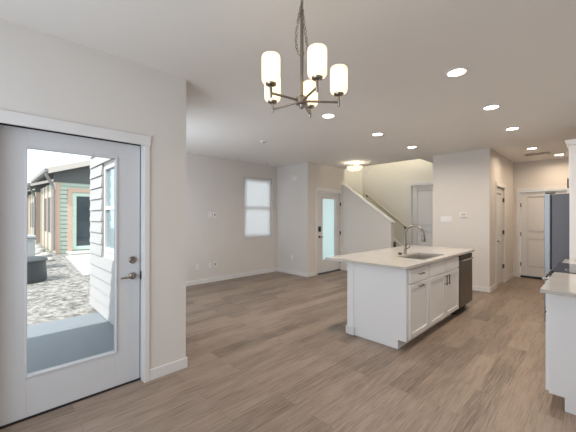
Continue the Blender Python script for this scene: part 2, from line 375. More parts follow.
# front door
d2 = struct_root('door_2', (-4.9, 6.24, 0), 'white front door with narrow frosted glass')
fy0, fy1, fz0, fz1 = 5.985, 6.50, 0.34, 1.895
MB().box(-4.93, -4.885, 5.748, fy0, 0.035, 2.045).box(-4.93, -4.885, fy1, 6.727, 0.035, 2.045).box(-4.93, -4.885, fy0, fy1, 0.035, fz0).box(-4.93, -4.885, fy0, fy1, fz1, 2.045).build('slab', DOORW, d2, 0.002)
frame_ring(MB(), 'X', -4.885, -4.872, fy0 - 0.02, fy1 + 0.02, fz0 - 0.02, fz1 + 0.02, 0.024).build('glazing_bead', DOORW, d2, 0.004)
MB().box(-4.912, -4.906, fy0, fy1, fz0, fz1).build('pane', FROST, d2)
MB().box(-4.885, -4.85, 5.83, 5.90, 1.06, 1.19).build('keypad_lock', BLACK, d2, 0.008)
lever(d2, -4.885, 5.865, 0.93, 1, m=DARKNI)
for z in (0.25, 1.0, 1.77): hinge(d2, -4.885, -4.85, 6.715, 6.733, z)
MB().box(-4.95, -4.85, 5.745, 6.73, 0.0, 0.022).build('sill', BLACK, d2)

def panel_door(root, axis, c0, c1, a0, a1, z0, z1, sgn, m=DOORW, split=0.87):
    """two-panel moulded door; the visible side is at c1 (axis X) or c0 (axis Y)"""
    mb = MB(); w = 0.115
    def bx(u0, u1, w0, w1, d0=c0, d1=c1):
        if axis == 'X': mb.box(d0, d1, u0, u1, w0, w1)
        else: mb.box(u0, u1, d0, d1, w0, w1)
    bx(a0, a0 + w, z0, z1); bx(a1 - w, a1, z0, z1); bx(a0 + w, a1 - w, z0, z0 + 0.2); bx(a0 + w, a1 - w, z1 - 0.12, z1)
    bx(a0 + w, a1 - w, z0 + split, z0 + split + 0.14)
    mb.build('slab', m, root, 0.004)
    for (p0, p1) in ((z0 + 0.2, z0 + split), (z0 + split + 0.14, z1 - 0.12)):
        q = MB(); u0, u1 = a0 + w, a1 - w
        def bq(u0, u1, w0, w1, d0, d1):
            if axis == 'X': q.box(d0, d1, u0, u1, w0, w1)
            else: q.box(u0, u1, d0, d1, w0, w1)
        if sgn > 0:
            bq(u0, u1, p0, p1, c0, c1 - 0.020); bq(u0 + 0.03, u1 - 0.03, p0 + 0.03, p1 - 0.03, c0, c1 - 0.006)
        else:
            bq(u0, u1, p0, p1, c0 + 0.020, c1); bq(u0 + 0.03, u1 - 0.03, p0 + 0.03, p1 - 0.03, c0 + 0.006, c1)
        q.build('panel', m, root, 0.006)
d3 = struct_root('door_3', (-1.5, 7.67, 0), 'white pantry door with low vent')
panel_door(d3, 'X', -1.525, -1.488, 7.318, 8.032, 0.012, 2.05, 1)
lever(d3, -1.488, 7.39, 0.94, 1, m=DARKNI)
for z in (0.36, 1.1, 1.8): hinge(d3, -1.488, -1.452, 8.02, 8.039, z)
vg = MB(); frame_ring(vg, 'X', -1.489, -1.482, 7.47, 7.88, 0.10, 0.30, 0.02)
for k in range(8): vg.box(-1.489, -1.484, 7.485, 7.865, 0.125 + k * 0.02, 0.135 + k * 0.02)
vg.build('vent_grille', DOORW, d3)
d4 = struct_root('door_4', (-0.9, 9.08, 0), 'white panel door at the end of the hall')
panel_door(d4, 'Y', 9.07, 9.11, -1.317, -0.498, 0.05, 2.03, -1)
for z in (0.315, 1.03, 1.72): hinge(d4, -1.324, -1.305, 9.042, 9.07, z)
lever(d4, 9.07, -0.56, 0.95, -1, 'Y', DARKNI)
MB().box(-1.32, -0.495, 9.05, 9.12, 0.0, 0.045).build('sill', BLACK, d4)
d5 = struct_root('door_5', (-3.0, 7.84, 0.19), 'white panel door on the stair landing')
panel_door(d5, 'Y', 7.83, 7.87, -3.392, -2.628, 0.20, 2.225, -1)
lever(d5, 7.83, -2.70, 1.11, -1, 'Y', DARKNI)

# window with blinds (west) - frame is set in a drywall return
w1 = struct_root('window_1', (-5.99, 4.775, 0.925), 'white single-hung window')
frame_ring(MB(), 'X', -6.06, -6.005, 4.335, 5.215, 0.935, 2.385, 0.05).build('frame', TRIM, w1, 0.003)
MB().box(-6.05, -6.01, 4.385, 5.165, 1.64, 1.685).build('sash_rail', TRIM, w1, 0.003)
MB().box(-6.04, -6.034, 4.385, 5.165, 0.985, 2.335).build('pane', GLASS, w1)
S(MB().box(-6.0, -5.905, 4.315, 5.235, 0.905, 0.93), 'trim_window_sill', TRIM, 0.004)
bl = thing('window_blind', 'closed white horizontal-slat blind in the living room window', 'window blind', (-5.96, 4.775, 0.94))
slats = MB()
nsl = 34
for k in range(nsl):
    z = 0.965 + k * (2.335 - 0.965) / (nsl - 1)
    slats.prism([(-5.966, z - 0.021), (-5.9645, z - 0.0215), (-5.954, z + 0.0205), (-5.9555, z + 0.021)], 'Y', 4.35, 5.205)
slats.build('slats', BLIND, bl)
MB().box(-5.98, -5.935, 4.345, 5.21, 2.345, 2.385).build('headrail', TRIM, bl, 0.003)
MB().box(-5.975, -5.945, 4.35, 5.205, 0.932, 0.948).build('bottom_rail', TRIM, bl, 0.003)
MB().tube([(-5.944, 4.42, 2.35), (-5.943, 4.42, 1.55)], 0.004, 8).build('tilt_wand', PLATE, bl)

# living room side window (seen from outside through the patio door)
w2 = struct_root('window_2', (-4.5, 1.28, 0.9), 'white-framed double-hung window beside the porch')
mb = frame_ring(MB(), 'Y', 1.235, 1.30, -5.245, -3.755, 0.905, 2.195, 0.06); mb.box(-5.185, -3.815, 1.24, 1.295, 1.53, 1.58); mb.build('frame', TRIM, w2, 0.003)
MB().box(-5.185, -3.815, 1.268, 1.274, 0.965, 2.135).build('pane', SKYGL, w2)
w3 = struct_root('window_3', (-1.25, -1.5, 0.6), 'added unseen window behind the camera')  # unseen window, made up as a daylight source
mb = frame_ring(MB(), 'Y', -1.53, -1.47, -2.395, -0.105, 0.605, 2.295, 0.05); mb.box(-1.28, -1.22, -1.53, -1.47, 0.655, 2.245); mb.build('frame', TRIM, w3, 0.003)
MB().box(-2.345, -0.155, -1.503, -1.497, 0.655, 2.245).build('pane', GLASS, w3)

# stairs, landing, wall skirt
S(MB().box(-3.449, -2.496, 6.93, 7.799, 0.0, 0.19), 'stair_landing', CARPET, 0.01)
st = MB(); n0 = 0.38
for k in range(12):
    x1 = -3.30 - k * 0.254
    if x1 - 0.02 < -4.846: break
    st.box(-4.846, x1, 6.901, 7.764, 0.0 if k == 0 else n0 + (k - 1) * 0.19, n0 + k * 0.19)
S(st, 'stair_flight', CARPET, 0.012)
S(MB().prism([(-4.846, 1.615), (-3.33, 0.43), (-3.33, 0.2), (-4.846, 1.25)], 'Y', 7.765, 7.799), 'trim_stair_skirt', TRIM)
hr = thing('stair_handrail', 'sloping painted handrail on the cream stairwell wall', 'handrail', (-4.2, 7.72, 1.6))
MB().tube([(-4.72, 7.73, 2.118), (-3.52, 7.73, 1.182)], 0.02, 12).build('rail', RAILW, hr, smooth=True)
for x in (-4.69, -3.56):
    zz = 2.118 - (x + 4.72) * 0.78
    MB().tube([(x, 7.80, zz - 0.07), (x, 7.74, zz - 0.06), (x, 7.73, zz - 0.018)], 0.013, 10).lathe([(0.03, 0), (0.03, -0.008)], (x, 7.799, zz - 0.07), 'Y', 16).build('bracket', BLACK, hr, smooth=True)

# ------------------------------------------------------------------ kitchen island
FX = -1.44  # cabinet face
def shaker(root, name, face, a0, a1, z0, z1, stile=0.055, sgn=1, rails=True):
    """shaker front on the plane X=face, facing +X (sgn 1) or -X"""
    t0, t1 = sorted((face, face + sgn * 0.02)); p0, p1 = sorted((face, face + sgn * 0.010))
    mb = MB(); frame_ring(mb, 'X', t0, t1, a0, a1, z0, z1, stile); mb.box(p0, p1, a0 + stile, a1 - stile, z0 + stile, z1 - stile)
    return mb.build(name, CAB, root, 0.0025)
def slabf(root, name, face, a0, a1, z0, z1, sgn=1):
    t0, t1 = sorted((face, face + sgn * 0.02))
    return MB().box(t0, t1, a0, a1, z0, z1).build(name, CAB, root, 0.003)
def pull(root, face, sgn, a, z, length=0.12, vertical=False, m=DARKNI):
    x = face + sgn * 0.032; h = length / 2
    d = (lambda t: (x, a, z + t)) if vertical else (lambda t: (x, a + t, z))
    e = (lambda t: (face + sgn * 0.001, a, z + t)) if vertical else (lambda t: (face + sgn * 0.001, a + t, z))
    mb = MB().tube([d(-h), d(h)], 0.006, 10).tube([e(-h * 0.8), d(-h * 0.8)], 0.005, 8).tube([e(h * 0.8), d(h * 0.8)], 0.005, 8)
    return mb.build('pull_handle', m, root, smooth=True)
c1 = thing('base_cabinet', 'white island cabinet with one drawer over one door, nearest the island end panel', 'cabinet', (-1.75, 3.46, 0))
MB().box(-2.07, FX, 3.192, 3.755, 0.10, 0.883).build('carcass', CAB, c1)
MB().box(-2.07, -1.53, 3.192, 3.755, 0.0, 0.10).build('toe_kick', CAB, c1)
dr = slabf(c1, 'drawer', FX, 3.225, 3.735, 0.715, 0.865); pull(dr, FX + 0.02, 1, 3.48, 0.80)
do = shaker(c1, 'door', FX, 3.225, 3.735, 0.115, 0.70); pull(do, FX + 0.02, 1, 3.48, 0.665)
c2 = thing('sink_base_cabinet', 'white island sink cabinet with two false drawer fronts over two doors', 'cabinet', (-1.75, 4.31, 0))
MB().box(-2.07, FX, 3.757, 4.86, 0.10, 0.66).box(-2.07, -1.95, 3.757, 4.86, 0.66, 0.883).box(-1.475, FX, 3.757, 4.86, 0.66, 0.883).box(-1.95, -1.475, 3.757, 3.764, 0.66, 0.883).box(-1.95, -1.475, 4.842, 4.86, 0.66, 0.883).build('carcass', CAB, c2)
MB().box(-2.07, -1.53, 3.757, 4.86, 0.0, 0.10).build('toe_kick', CAB, c2)
for a0, a1, pa in ((3.772, 4.296, 4.258), (4.316, 4.845, 4.354)):
    slabf(c2, 'drawer_front', FX, a0, a1, 0.715, 0.865)
    do = shaker(c2, 'door', FX, a0, a1, 0.115, 0.70); pull(do, FX + 0.02, 1, pa, 0.61, 0.13, True)
dw = thing('dishwasher', 'dark stainless dishwasher at the far end of the island', 'dishwasher', (-1.75, 5.17, 0))
MB().box(-2.05, FX - 0.005, 4.868, 5.472, 0.08, 0.875).build('tub', BLACK, dw)
MB().box(FX - 0.004, FX + 0.03, 4.872, 5.468, 0.115, 0.79).build('door', STEELV, dw, 0.006)
MB().box(FX - 0.004, FX + 0.026, 4.872, 5.468, 0.795, 0.87).build('control_panel', BLACK, dw, 0.005)
MB().tube([(FX + 0.055, 4.92, 0.80), (FX + 0.055, 5.42, 0.80)], 0.011, 12).tube([(FX + 0.02, 4.95, 0.80), (FX + 0.055, 4.95, 0.80)], 0.008).tube([(FX + 0.02, 5.39, 0.80), (FX + 0.055, 5.39, 0.80)], 0.008).build('handle', STEEL, dw, smooth=True)
MB().box(-2.0, -1.50, 4.88, 5.46, 0.0, 0.08).build('toe_kick', BLACK, dw)
pn = thing('island_surround', 'white panelled surround of the island with a short base trim at its left corner', 'island surround', (-2.1, 4.3, 0))
MB().prism([(-2.09, 0), (-1.53, 0), (-1.53, 0.10), (FX + 0.003, 0.10), (FX + 0.003, 0.883), (-2.09, 0.883)], 'Y', 3.1665, 3.19).build('end_panel', CAB, pn, 0.002)
MB().prism([(-2.09, 0), (-1.53, 0), (-1.53, 0.10), (FX + 0.003, 0.10), (FX + 0.003, 0.883), (-2.09, 0.883)], 'Y', 5.476, 5.50).build('far_end_panel', CAB, pn, 0.002)
MB().box(-2.182, -2.09, 3.160, 5.505, 0, 0.883).build('back_panel', CAB, pn, 0.003)
MB().box(-2.195, -2.182, 3.15, 5.515, 0, 0.095).box(-2.195, -2.075, 3.147, 3.160, 0, 0.095).build('base_trim', TRIM, pn, 0.003)
ct = MB(); CX0, CX1, CY0, CY1 = -2.46, -1.40, 3.073, 5.54; sx0, sx1, sy0, sy1 = -1.87, -1.495, 3.775, 4.52
ct.box(CX0, CX1, CY0, sy0, 0.884, 0.914).box(CX0, CX1, sy1, CY1, 0.884, 0.914).box(CX0, sx0, sy0, sy1, 0.884, 0.914).box(sx1, CX1, sy0, sy1, 0.884, 0.914)
bmesh.ops.remove_doubles(ct.bm, verts=ct.bm.verts, dist=1e-5)
tag(ct.build('island_countertop', QUARTZ, None), 'pale quartz countertop overhanging the white island, with a sink cutout', 'countertop')
sk = thing('kitchen_sink', 'stainless undermount sink set into the island countertop', 'sink', (-1.69, 4.15, 0.68))
b = MB(); ia, ib, ja, jb = sx0 - 0.006, sx1 + 0.006, sy0 - 0.006, sy1 + 0.006
b.box(ia, ib, ja, jb, 0.690, 0.696)
b.box(ia, ia + 0.006, ja, jb, 0.696, 0.8835).box(ib - 0.006, ib, ja, jb, 0.696, 0.8835).box(ia, ib, ja, ja + 0.006, 0.696, 0.8835).box(ia, ib, jb - 0.006, jb, 0.696, 0.8835)
b.build('basin', mat('sink_steel', (0.56, 0.54, 0.52), 0.3, 0.9, noise=0.06, scale=8), sk)
MB().lathe([(0.045, 0.696), (0.045, 0.699), (0.03, 0.700), (0.028, 0.697)], (-1.69, 4.15, 0), 'Z', 24).build('drain', DARKNI, sk, smooth=True)
fc = thing('faucet', 'brushed nickel gooseneck pull-down faucet behind the island sink', 'faucet', (-1.915, 4.18, 0.914))
FAUC = mat('faucet_nickel', (0.26, 0.24, 0.215), 0.28, 1.0, noise=0.06, scale=20)
fx, fy = -1.915, 4.18
MB().lathe([(0.028, 0.914), (0.028, 0.922), (0.021, 0.93), (0.019, 1.06), (0.016, 1.075), (0.0135, 1.08)], (fx, fy, 0), 'Z', 24).build('body', FAUC, fc, smooth=True)
arc = [(fx, fy, 1.07), (fx, fy, 1.15), (fx, fy, 1.19)]
dxy = Vector((0.95, 0.30, 0)).normalized(); rad = 0.118
for k in range(1, 15):
    a = math.pi - k * math.pi * 0.98 / 14
    arc.append((fx + dxy.x * (rad + rad * math.cos(a)), fy + dxy.y * (rad + rad * math.cos(a)), 1.19 + rad * math.sin(a)))
MB().tube(arc, 0.016, 14).build('gooseneck', FAUC, fc, smooth=True)
ex, ey, ez = arc[-1]
MB().tube([(ex, ey, ez + 0.004), (ex, ey, ez - 0.03), (ex, ey, ez - 0.085), (ex, ey, ez - 0.10)], [0.0165, 0.022, 0.030, 0.024], 16).build('spray_head', FAUC, fc, smooth=True)
MB().tube([(fx, fy, 0.985), (fx + 0.02, fy + 0.045, 0.99), (fx + 0.035, fy + 0.10, 1.03)], [0.010, 0.008, 0.006], 10).build('side_lever', FAUC, fc, smooth=True)
hc = MB().lathe([(0.029, 0.914), (0.029, 0.921), (0.023, 0.935), (0.010, 0.943)], (-1.935, 4.07, 0), 'Z', 20)
tag(hc.build('soap_dispenser_cap', BLACK, None, smooth=True), 'small dark cap on the island countertop left of the faucet', 'countertop cap')

# ------------------------------------------------------------------ right-hand kitchen run
KX = -0.27
def run_cabinet(y0, y1, label, endpanel):
    c = thing('base_cabinet', label, 'cabinet', (0.03, (y0 + y1) / 2, 0))
    e = 0.022 if endpanel else 0.0
    MB().box(KX, 0.333, y0 + e, y1, 0.10, 0.883).build('carcass', CAB, c)
    MB().box(KX + 0.09, 0.333, y0 + e, y1, 0, 0.10).build('toe_kick', CAB, c)
    if endpanel:
        MB().prism([(KX - 0.001, 0.10), (KX - 0.001, 0.883), (0.333, 0.883), (0.333, 0), (KX + 0.09, 0), (KX + 0.09, 0.10)], 'Y', y0, y0 + e - 0.001).build('end_panel', CAB, c, 0.002)
    d = slabf(c, 'drawer', KX, y0 + 0.008, y1 - 0.01, 0.715, 0.868, -1); pull(d, KX - 0.02, -1, (y0 + y1) / 2, 0.80)
    mid = (y0 + y1) / 2
    if y1 - y0 > 0.7:
        for a0, a1, pa in ((y0 + 0.008, mid - 0.004, mid - 0.05), (mid + 0.004, y1 - 0.01, mid + 0.05)):
            q = shaker(c, 'door', KX, a0, a1, 0.115, 0.70, sgn=-1); pull(q, KX - 0.02, -1, pa, 0.61, 0.13, True)
    else:
        q = shaker(c, 'door', KX, y0 + 0.035, y1 - 0.01, 0.115, 0.70, sgn=-1); pull(q, KX - 0.02, -1, y1 - 0.06, 0.61, 0.13, True)
    return c
run_cabinet(3.04, 3.848, 'white base cabinet at the near end of the right-hand counter, before the range', True)
run_cabinet(4.614, 5.138, 'white base cabinet between the range and the refrigerator panel', False)
tag(MB().box(-0.304, 0.334, 2.875, 3.848, 0.884, 0.914).build('kitchen_countertop', QUARTZ, None, 0.003), 'pale quartz countertop in the right foreground before the cooktop', 'countertop')
tag(MB().box(-0.304, 0.334, 4.614, 5.138, 0.884, 0.914).build('kitchen_countertop', QUARTZ, None, 0.003), 'pale quartz countertop between the cooktop and the refrigerator', 'countertop')
rg = thing('kitchen_range', 'black glass-top electric range between two pale countertops', 'range', (0.0, 4.23, 0))
MB().box(-0.28, 0.325, 3.852, 4.61, 0.09, 0.895).build('body', BLACK, rg)
MB().box(-0.20, 0.30, 3.87, 4.59, 0.0, 0.09).build('base', BLACK, rg)
MB().box(-0.325, 0.325, 3.852, 4.61, 0.897, 0.922).build('cooktop', CERAN, rg, 0.004)
MB().box(-0.325, -0.282, 3.856, 4.606, 0.26, 0.78).build('oven_door', STEELV, rg, 0.005)
MB().box(-0.328, -0.325, 3.95, 4.51, 0.36, 0.68).build('oven_window', CERAN, rg)
MB().box(-0.325, -0.282, 3.856, 4.606, 0.10, 0.25).build('drawer', STEELV, rg, 0.005)
MB().box(-0.335, -0.282, 3.856, 4.606, 0.79, 0.893).build('control_panel', BLACK, rg, 0.005)
MB().tube([(-0.385, 3.91, 0.83), (-0.385, 4.55, 0.83)], 0.013, 12).tube([(-0.335, 3.94, 0.83), (-0.385, 3.94, 0.83)], 0.010).tube([(-0.335, 4.52, 0.83), (-0.385, 4.52, 0.83)], 0.010).build('oven_handle', STEEL, rg, smooth=True)
for i, (bx_, by_, br_) in enumerate(((-0.14, 4.04, 0.10), (-0.14, 4.42, 0.08), (0.15, 4.04, 0.08), (0.15, 4.42, 0.10))):
    MB().lathe([(br_, 0.9221), (br_, 0.9226), (br_ - 0.006, 0.9226), (br_ - 0.006, 0.9221)], (bx_, by_, 0), 'Z', 36, False).build('burner_ring', GREYM, rg)
oc = thing('refrigerator_cabinet', 'tall white refrigerator surround with end panel, upper doors and crown', 'cabinet', (0.03, 5.64, 0))
MB().box(-0.262, 0.333, 5.14, 5.165, 0, 2.33).build('end_panel', CAB, oc, 0.002)
MB().box(-0.25, 0.333, 5.168, 6.12, 1.80, 2.33).build('carcass', CAB, oc)
for a0, a1, pa in ((5.18, 5.64, 5.60), (5.648, 6.11, 5.69)):
    q = shaker(oc, 'door', -0.25, a0, a1, 1.81, 2.31, sgn=-1); pull(q, -0.27, -1, pa, 1.90, 0.13, True)
MB().prism([(-0.26, 2.331), (-0.285, 2.345), (-0.305, 2.385), (-0.305, 2.395), (0.333, 2.395), (0.333, 2.331)], 'Y', 5.125, 6.12).build('crown', CAB, oc)
rf = thing('refrigerator', 'stainless refrigerator with dark grey side at the end of the counter', 'refrigerator', (-0.08, 5.65, 0))
MB().box(-0.435, 0.30, 5.20, 6.09, 0.03, 1.735).build('body', FRIDGE_S, rf, 0.006)
FDOOR = mat('fridge_door_steel', (0.36, 0.39, 0.43), 0.42, 0.7, noise=0.05, scale=6, stretch=(1, 1, 40))
for a0, a1 in ((5.203, 5.642), (5.648, 6.087)):
    q = MB().box(-0.51, -0.445, a0, a1, 0.62, 1.74).build('door', FDOOR, rf, 0.012)
q = MB().box(-0.51, -0.445, 5.203, 6.087, 0.08, 0.61).build('freezer_drawer', FDOOR, rf, 0.012)
MB().box(-0.42, 0.28, 5.22, 6.07, 0.0, 0.03).build('base', BLACK, rf)
MB().box(-0.50, -0.40, 5.205, 5.25, 1.741, 1.765).build('hinge_cover', DARKNI, rf, 0.004)

# ------------------------------------------------------------------ wall and ceiling fittings
def plate_x(name, label, cat, face, y, z, w, h, details, m=PLATE, group=None):
    t = thing(name, label, cat, (face, y, z), group)
    MB().box(face + 0.0005, face + 0.008, y - w / 2, y + w / 2, z - h / 2, z + h / 2).build('plate', m, t, 0.002)
    for nm, dy, dz, dw, dh, dm in details:
        MB().box(face + 0.008, face + 0.011, y + dy - dw / 2, y + dy + dw / 2, z + dz - dh / 2, z + dz + dh / 2).build(nm, dm, t, 0.001)
    return t
sock = [('socket', 0, 0.022, 0.034, 0.028, PLATE), ('socket', 0, -0.022, 0.034, 0.028, PLATE)]
dark = [('jack', 0, 0.0, 0.022, 0.05, DARKNI)]
plate_x('wall_outlet', 'white outlet plate high on the living room wall, left of the dark jack plate', 'outlet', -5.923, 3.42, 1.48, 0.075, 0.12, sock)
plate_x('jack_plate', 'white plate with dark jack at eye height on the living room wall', 'wall plate', -5.923, 3.535, 1.47, 0.075, 0.12, dark)
plate_x('wall_outlet', 'white outlet plate low on the living room wall, furthest from the window', 'outlet', -5.923, 3.12, 0.37, 0.075, 0.12, sock)
plate_x('wall_outlet', 'white outlet plate low on the living room wall, beside the dark jack plate', 'outlet', -5.923, 3.42, 0.37, 0.075, 0.12, sock)
plate_x('jack_plate', 'white plate with dark jack low on the living room wall near the baseboard', 'wall plate', -5.923, 3.545, 0.385, 0.075, 0.12, dark)
def plate_y(name, label, cat, face, x, z, w, h, dep, details, bev=0.002):
    t = thing(name, label, cat, (x, face, z))
    MB().box(x - w / 2, x + w / 2, face - dep, face - 0.0005, z - h / 2, z + h / 2).build('plate', PLATE, t, bev)
    for nm, dx, dz, dw_, dh, dm in details:
        MB().box(x + dx - dw_ / 2, x + dx + dw_ / 2, face - dep - 0.004, face - dep, z + dz - dh / 2, z + dz + dh / 2).build(nm, dm, t, 0.001)
    return t
plate_y('light_switch', 'wide white four-gang light switch plate on the pantry wall', 'light switch', 6.77, -2.225, 1.385, 0.215, 0.12, 0.008,
        [('rocker', -0.07 + 0.0467 * k, 0, 0.032, 0.066, PLATE) for k in range(4)])
plate_y('thermostat', 'white wall thermostat right of the switch plate on the pantry wall', 'thermostat', 6.77, -1.90, 1.475, 0.13, 0.10, 0.022, [('display', 0, 0.01, 0.08, 0.05, mat('display_grey', (0.50, 0.50, 0.48), 0.3, noise=0.02))], 0.006)
plate_y('wall_outlet', 'white outlet plate low on the short wall left of the front door', 'outlet', 5.388, -5.36, 0.42, 0.075, 0.12, 0.008, [('socket', 0, 0.022, 0.034, 0.028, PLATE), ('socket', 0, -0.022, 0.034, 0.028, PLATE)])
ch = thing('door_chime', 'round white chime high on the short wall left of the front door', 'door chime', (-5.28, 5.388, 2.40))
MB().lathe([(0.075, 0), (0.075, -0.02), (0.06, -0.035), (0.02, -0.04)], (-5.28, 5.3875, 2.40), 'Y', 28).build('cover', PLATE, ch, smooth=True)
MB().box(-5.25, -5.235, 5.345, 5.352, 2.41, 2.45).build('slot', VENTM, ch)

def recessed(loc, label):
    t = thing('recessed_light', label, 'recessed light', loc, 'recessed ceiling lights')
    return t
can0 = recessed((-0.90, 3.0, H), 'lit recessed light nearest the camera, right of the island')
MB().lathe([(0.095, H), (0.095, H - 0.006), (0.085, H - 0.010), (0.072, H - 0.007), (0.072, H)], (-0.90, 3.0, 0), 'Z', 36, False).build('trim_ring', PLATE, can0, smooth=True)
MB().lathe([(0.072, H - 0.002), (0.072, H - 0.005)], (-0.90, 3.0, 0), 'Z', 36).build('lens', CANM, can0)
cans = [((-0.90, 4.25, H), 'lit recessed light second from the camera in the row right of the island'),
        ((-0.90, 5.50, H), 'lit recessed light furthest along the row right of the island'),
        ((-2.45, 3.12, H), 'lit recessed light just below and right of the chandelier'),
        ((-2.45, 4.37, H), 'lit recessed light in the middle of the row left of the island sink'),
        ((-2.45, 5.63, H), 'lit recessed light nearest the stairwell opening'),
        ((-0.90, 7.36, H), 'lit recessed light above the pantry door, before the ceiling vent'),
        ((-0.59, 8.50, H), 'lit recessed light furthest back, right of the ceiling vent')]
for loc, lab in cans:
    c = dup(can0); c.location = loc; c['label'] = lab
for i, loc in enumerate([(-0.90, 3.0, H)] + [c[0] for c in cans]):
    area('can_lamp', (loc[0], loc[1], H - 0.012), (0, 0, -1), 0.13, 0.13, P_CAN * (1.0 if i < 6 else 0.75), WARM if i >= 6 else SOFT, 'DISK', 165)

# ceiling vent
vt = thing('ceiling_vent', 'flat slotted grey-brown air vent in the kitchen hall ceiling', 'ceiling vent', (-0.9, 8.05, H))
mb = MB(); x0, x1, y0, y1 = -1.10, -0.70, 7.95, 8.17
mb.box(x0, x1, y0, y0 + 0.02, H - 0.01, H).box(x0, x1, y1 - 0.02, y1, H - 0.01, H).box(x0, x0 + 0.02, y0, y1, H - 0.01, H).box(x1 - 0.02, x1, y0, y1, H - 0.01, H)
mb.build('frame', VENTM, vt)
mb = MB()
for k in range(9): mb.prism([(7.975 + k * 0.021, H - 0.009), (7.983 + k * 0.021, H - 0.009), (7.989 + k * 0.021, H - 0.001), (7.981 + k * 0.021, H - 0.001)], 'X', x0 + 0.02, x1 - 0.02)
mb.build('louvres', VENTM, vt)
MB().box(x0 + 0.02, x1 - 0.02, y0 + 0.02, y1 - 0.02, H - 0.0015, H - 0.0005).build('backing', DARKNI, vt)
for (x, y, lab) in ((-4.07, 3.37, 'small round ceiling sensor with dark spot, nearer the chandelier'), (-5.66, 4.78, 'small round ceiling sensor above the living room window')):
    s = thing('ceiling_sensor', lab, 'ceiling sensor', (x, y, H), 'ceiling sensors')
    MB().lathe([(0.055, H), (0.055, H - 0.01), (0.045, H - 0.022), (0.01, H - 0.025)], (x, y, 0), 'Z', 28).build('cover', PLATE, s, smooth=True)
    MB().lathe([(0.022, H - 0.0225), (0.022, H - 0.026), (0.012, H - 0.027)], (x + 0.012, y + 0.012, 0), 'Z', 20).build('eye', DARKNI, s, smooth=True)

# flush light near the entry
fl = thing('ceiling_lamp', 'semi-flush opal bowl ceiling lamp near the stairwell', 'ceiling lamp', (-4.14, 6.30, H))
lx, ly = -4.14, 6.30
MB().lathe([(0.065, H), (0.065, H - 0.018), (0.02, H - 0.03), (0.012, H - 0.035), (0.012, H - 0.10)], (lx, ly, 0), 'Z', 28).build('canopy', NICKEL, fl, smooth=True)
MB().lathe([(0.185, 2.645), (0.178, 2.61), (0.15, 2.572), (0.10, 2.545), (0.04, 2.533), (0.008, 2.531)], (lx, ly, 0), 'Z', 40, False).build('bowl', BOWL, fl, smooth=True)
MB().lathe([(0.012, 2.531), (0.014, 2.522), (0.004, 2.512)], (lx, ly, 0), 'Z', 16).build('finial', NICKEL, fl, smooth=True)
MB().tube([(lx, ly, 2.66), (lx, ly, 2.532)], 0.006, 10).build('rod', NICKEL, fl)
for s_ in (-1, 1):
    MB().lathe([(0.006, 2.60), (0.028, 2.615), (0.03, 2.635), (0.014, 2.66), (0.012, 2.675)], (lx + s_ * 0.07, ly, 0), 'Z', 16).build('bulb', BULB, fl, smooth=True)
point('ceiling_lamp_light', (lx, ly, 2.69), P_FLUSH, WARM, 0.05)

# chandelier
bc = F * 1.75 + Rt * 0.078
hx, hy, HZ = bc.x, bc.y, 2.10
chd = thing('chandelier', 'brushed nickel five-arm chandelier with white glass cylinder shades', 'chandelier', (hx, hy, H))
MB().lathe([(0.062, H), (0.062, H - 0.012), (0.045, H - 0.024), (0.012, H - 0.028), (0.008, H - 0.04)], (hx, hy, 0), 'Z', 32).build('canopy', NICKEL, chd, smooth=True)
def link_loop(mb, c, d, flip, a=0.013, w=0.0075, r=0.0022):
    d = Vector(d).normalized(); up = Vector((1, 0, 0)) if abs(d.x) < 0.9 else Vector((0, 1, 0))
    u = d.cross(up).normalized(); v = d.cross(u)
    q = v if flip else u
    mb.tube([Vector(c) + d * a * math.cos(t) + q * w * math.sin(t) for t in [2 * math.pi * k / 12 for k in range(12)]], r, 6, True)
chn = MB(); stem_top = 2.615; z = H - 0.045; i = 0
while z > stem_top: link_loop(chn, (hx, hy, z), (0, 0, 1), i % 2); z -= 0.019; i += 1
chn.build('chain', NICKEL, chd, smooth=True)
sl = MB()
for sgn in (-1, 1):   # slack chain looped beside the stem
    pts = []
    for k in range(26):
        t = k / 25; a = Rt * (sgn * 0.034 * math.sin(math.pi * min(1, t * 1.0)) ) ; pts.append(Vector((hx, hy, 0)) + a + F * 0.012 * sgn + Vector((0, 0, 2.66 - 0.30 * math.sin(math.pi * t * 0.5) if sgn < 0 else 2.66 - 0.26 * math.sin(math.pi * t))))
    L = 0; last = pts[0]; j = 0
    for p, qn in zip(pts, pts[1:]):
        if (p - last).length > 0.018 or p is pts[0]:
            link_loop(sl, p, qn - p, j % 2); last = p; j += 1
sl.build('slack_chain', NICKEL, chd, smooth=True)
MB().tube([(hx, hy, HZ), (hx, hy, stem_top)], 0.0095, 14).lathe([(0.0125, 2.36), (0.0125, 2.38)], (hx, hy, 0), 'Z', 16).lathe([(0.012, stem_top - 0.01), (0.006, stem_top + 0.012)], (hx, hy, 0), 'Z', 16).build('stem', NICKEL, chd, smooth=True)
MB().lathe([(0.006, HZ - 0.045), (0.014, HZ - 0.035), (0.018, HZ - 0.024), (0.034, HZ - 0.018), (0.036, HZ + 0.016), (0.026, HZ + 0.024), (0.012, HZ + 0.034)], (hx, hy, 0), 'Z', 32).build('hub', NICKEL, chd, smooth=True)
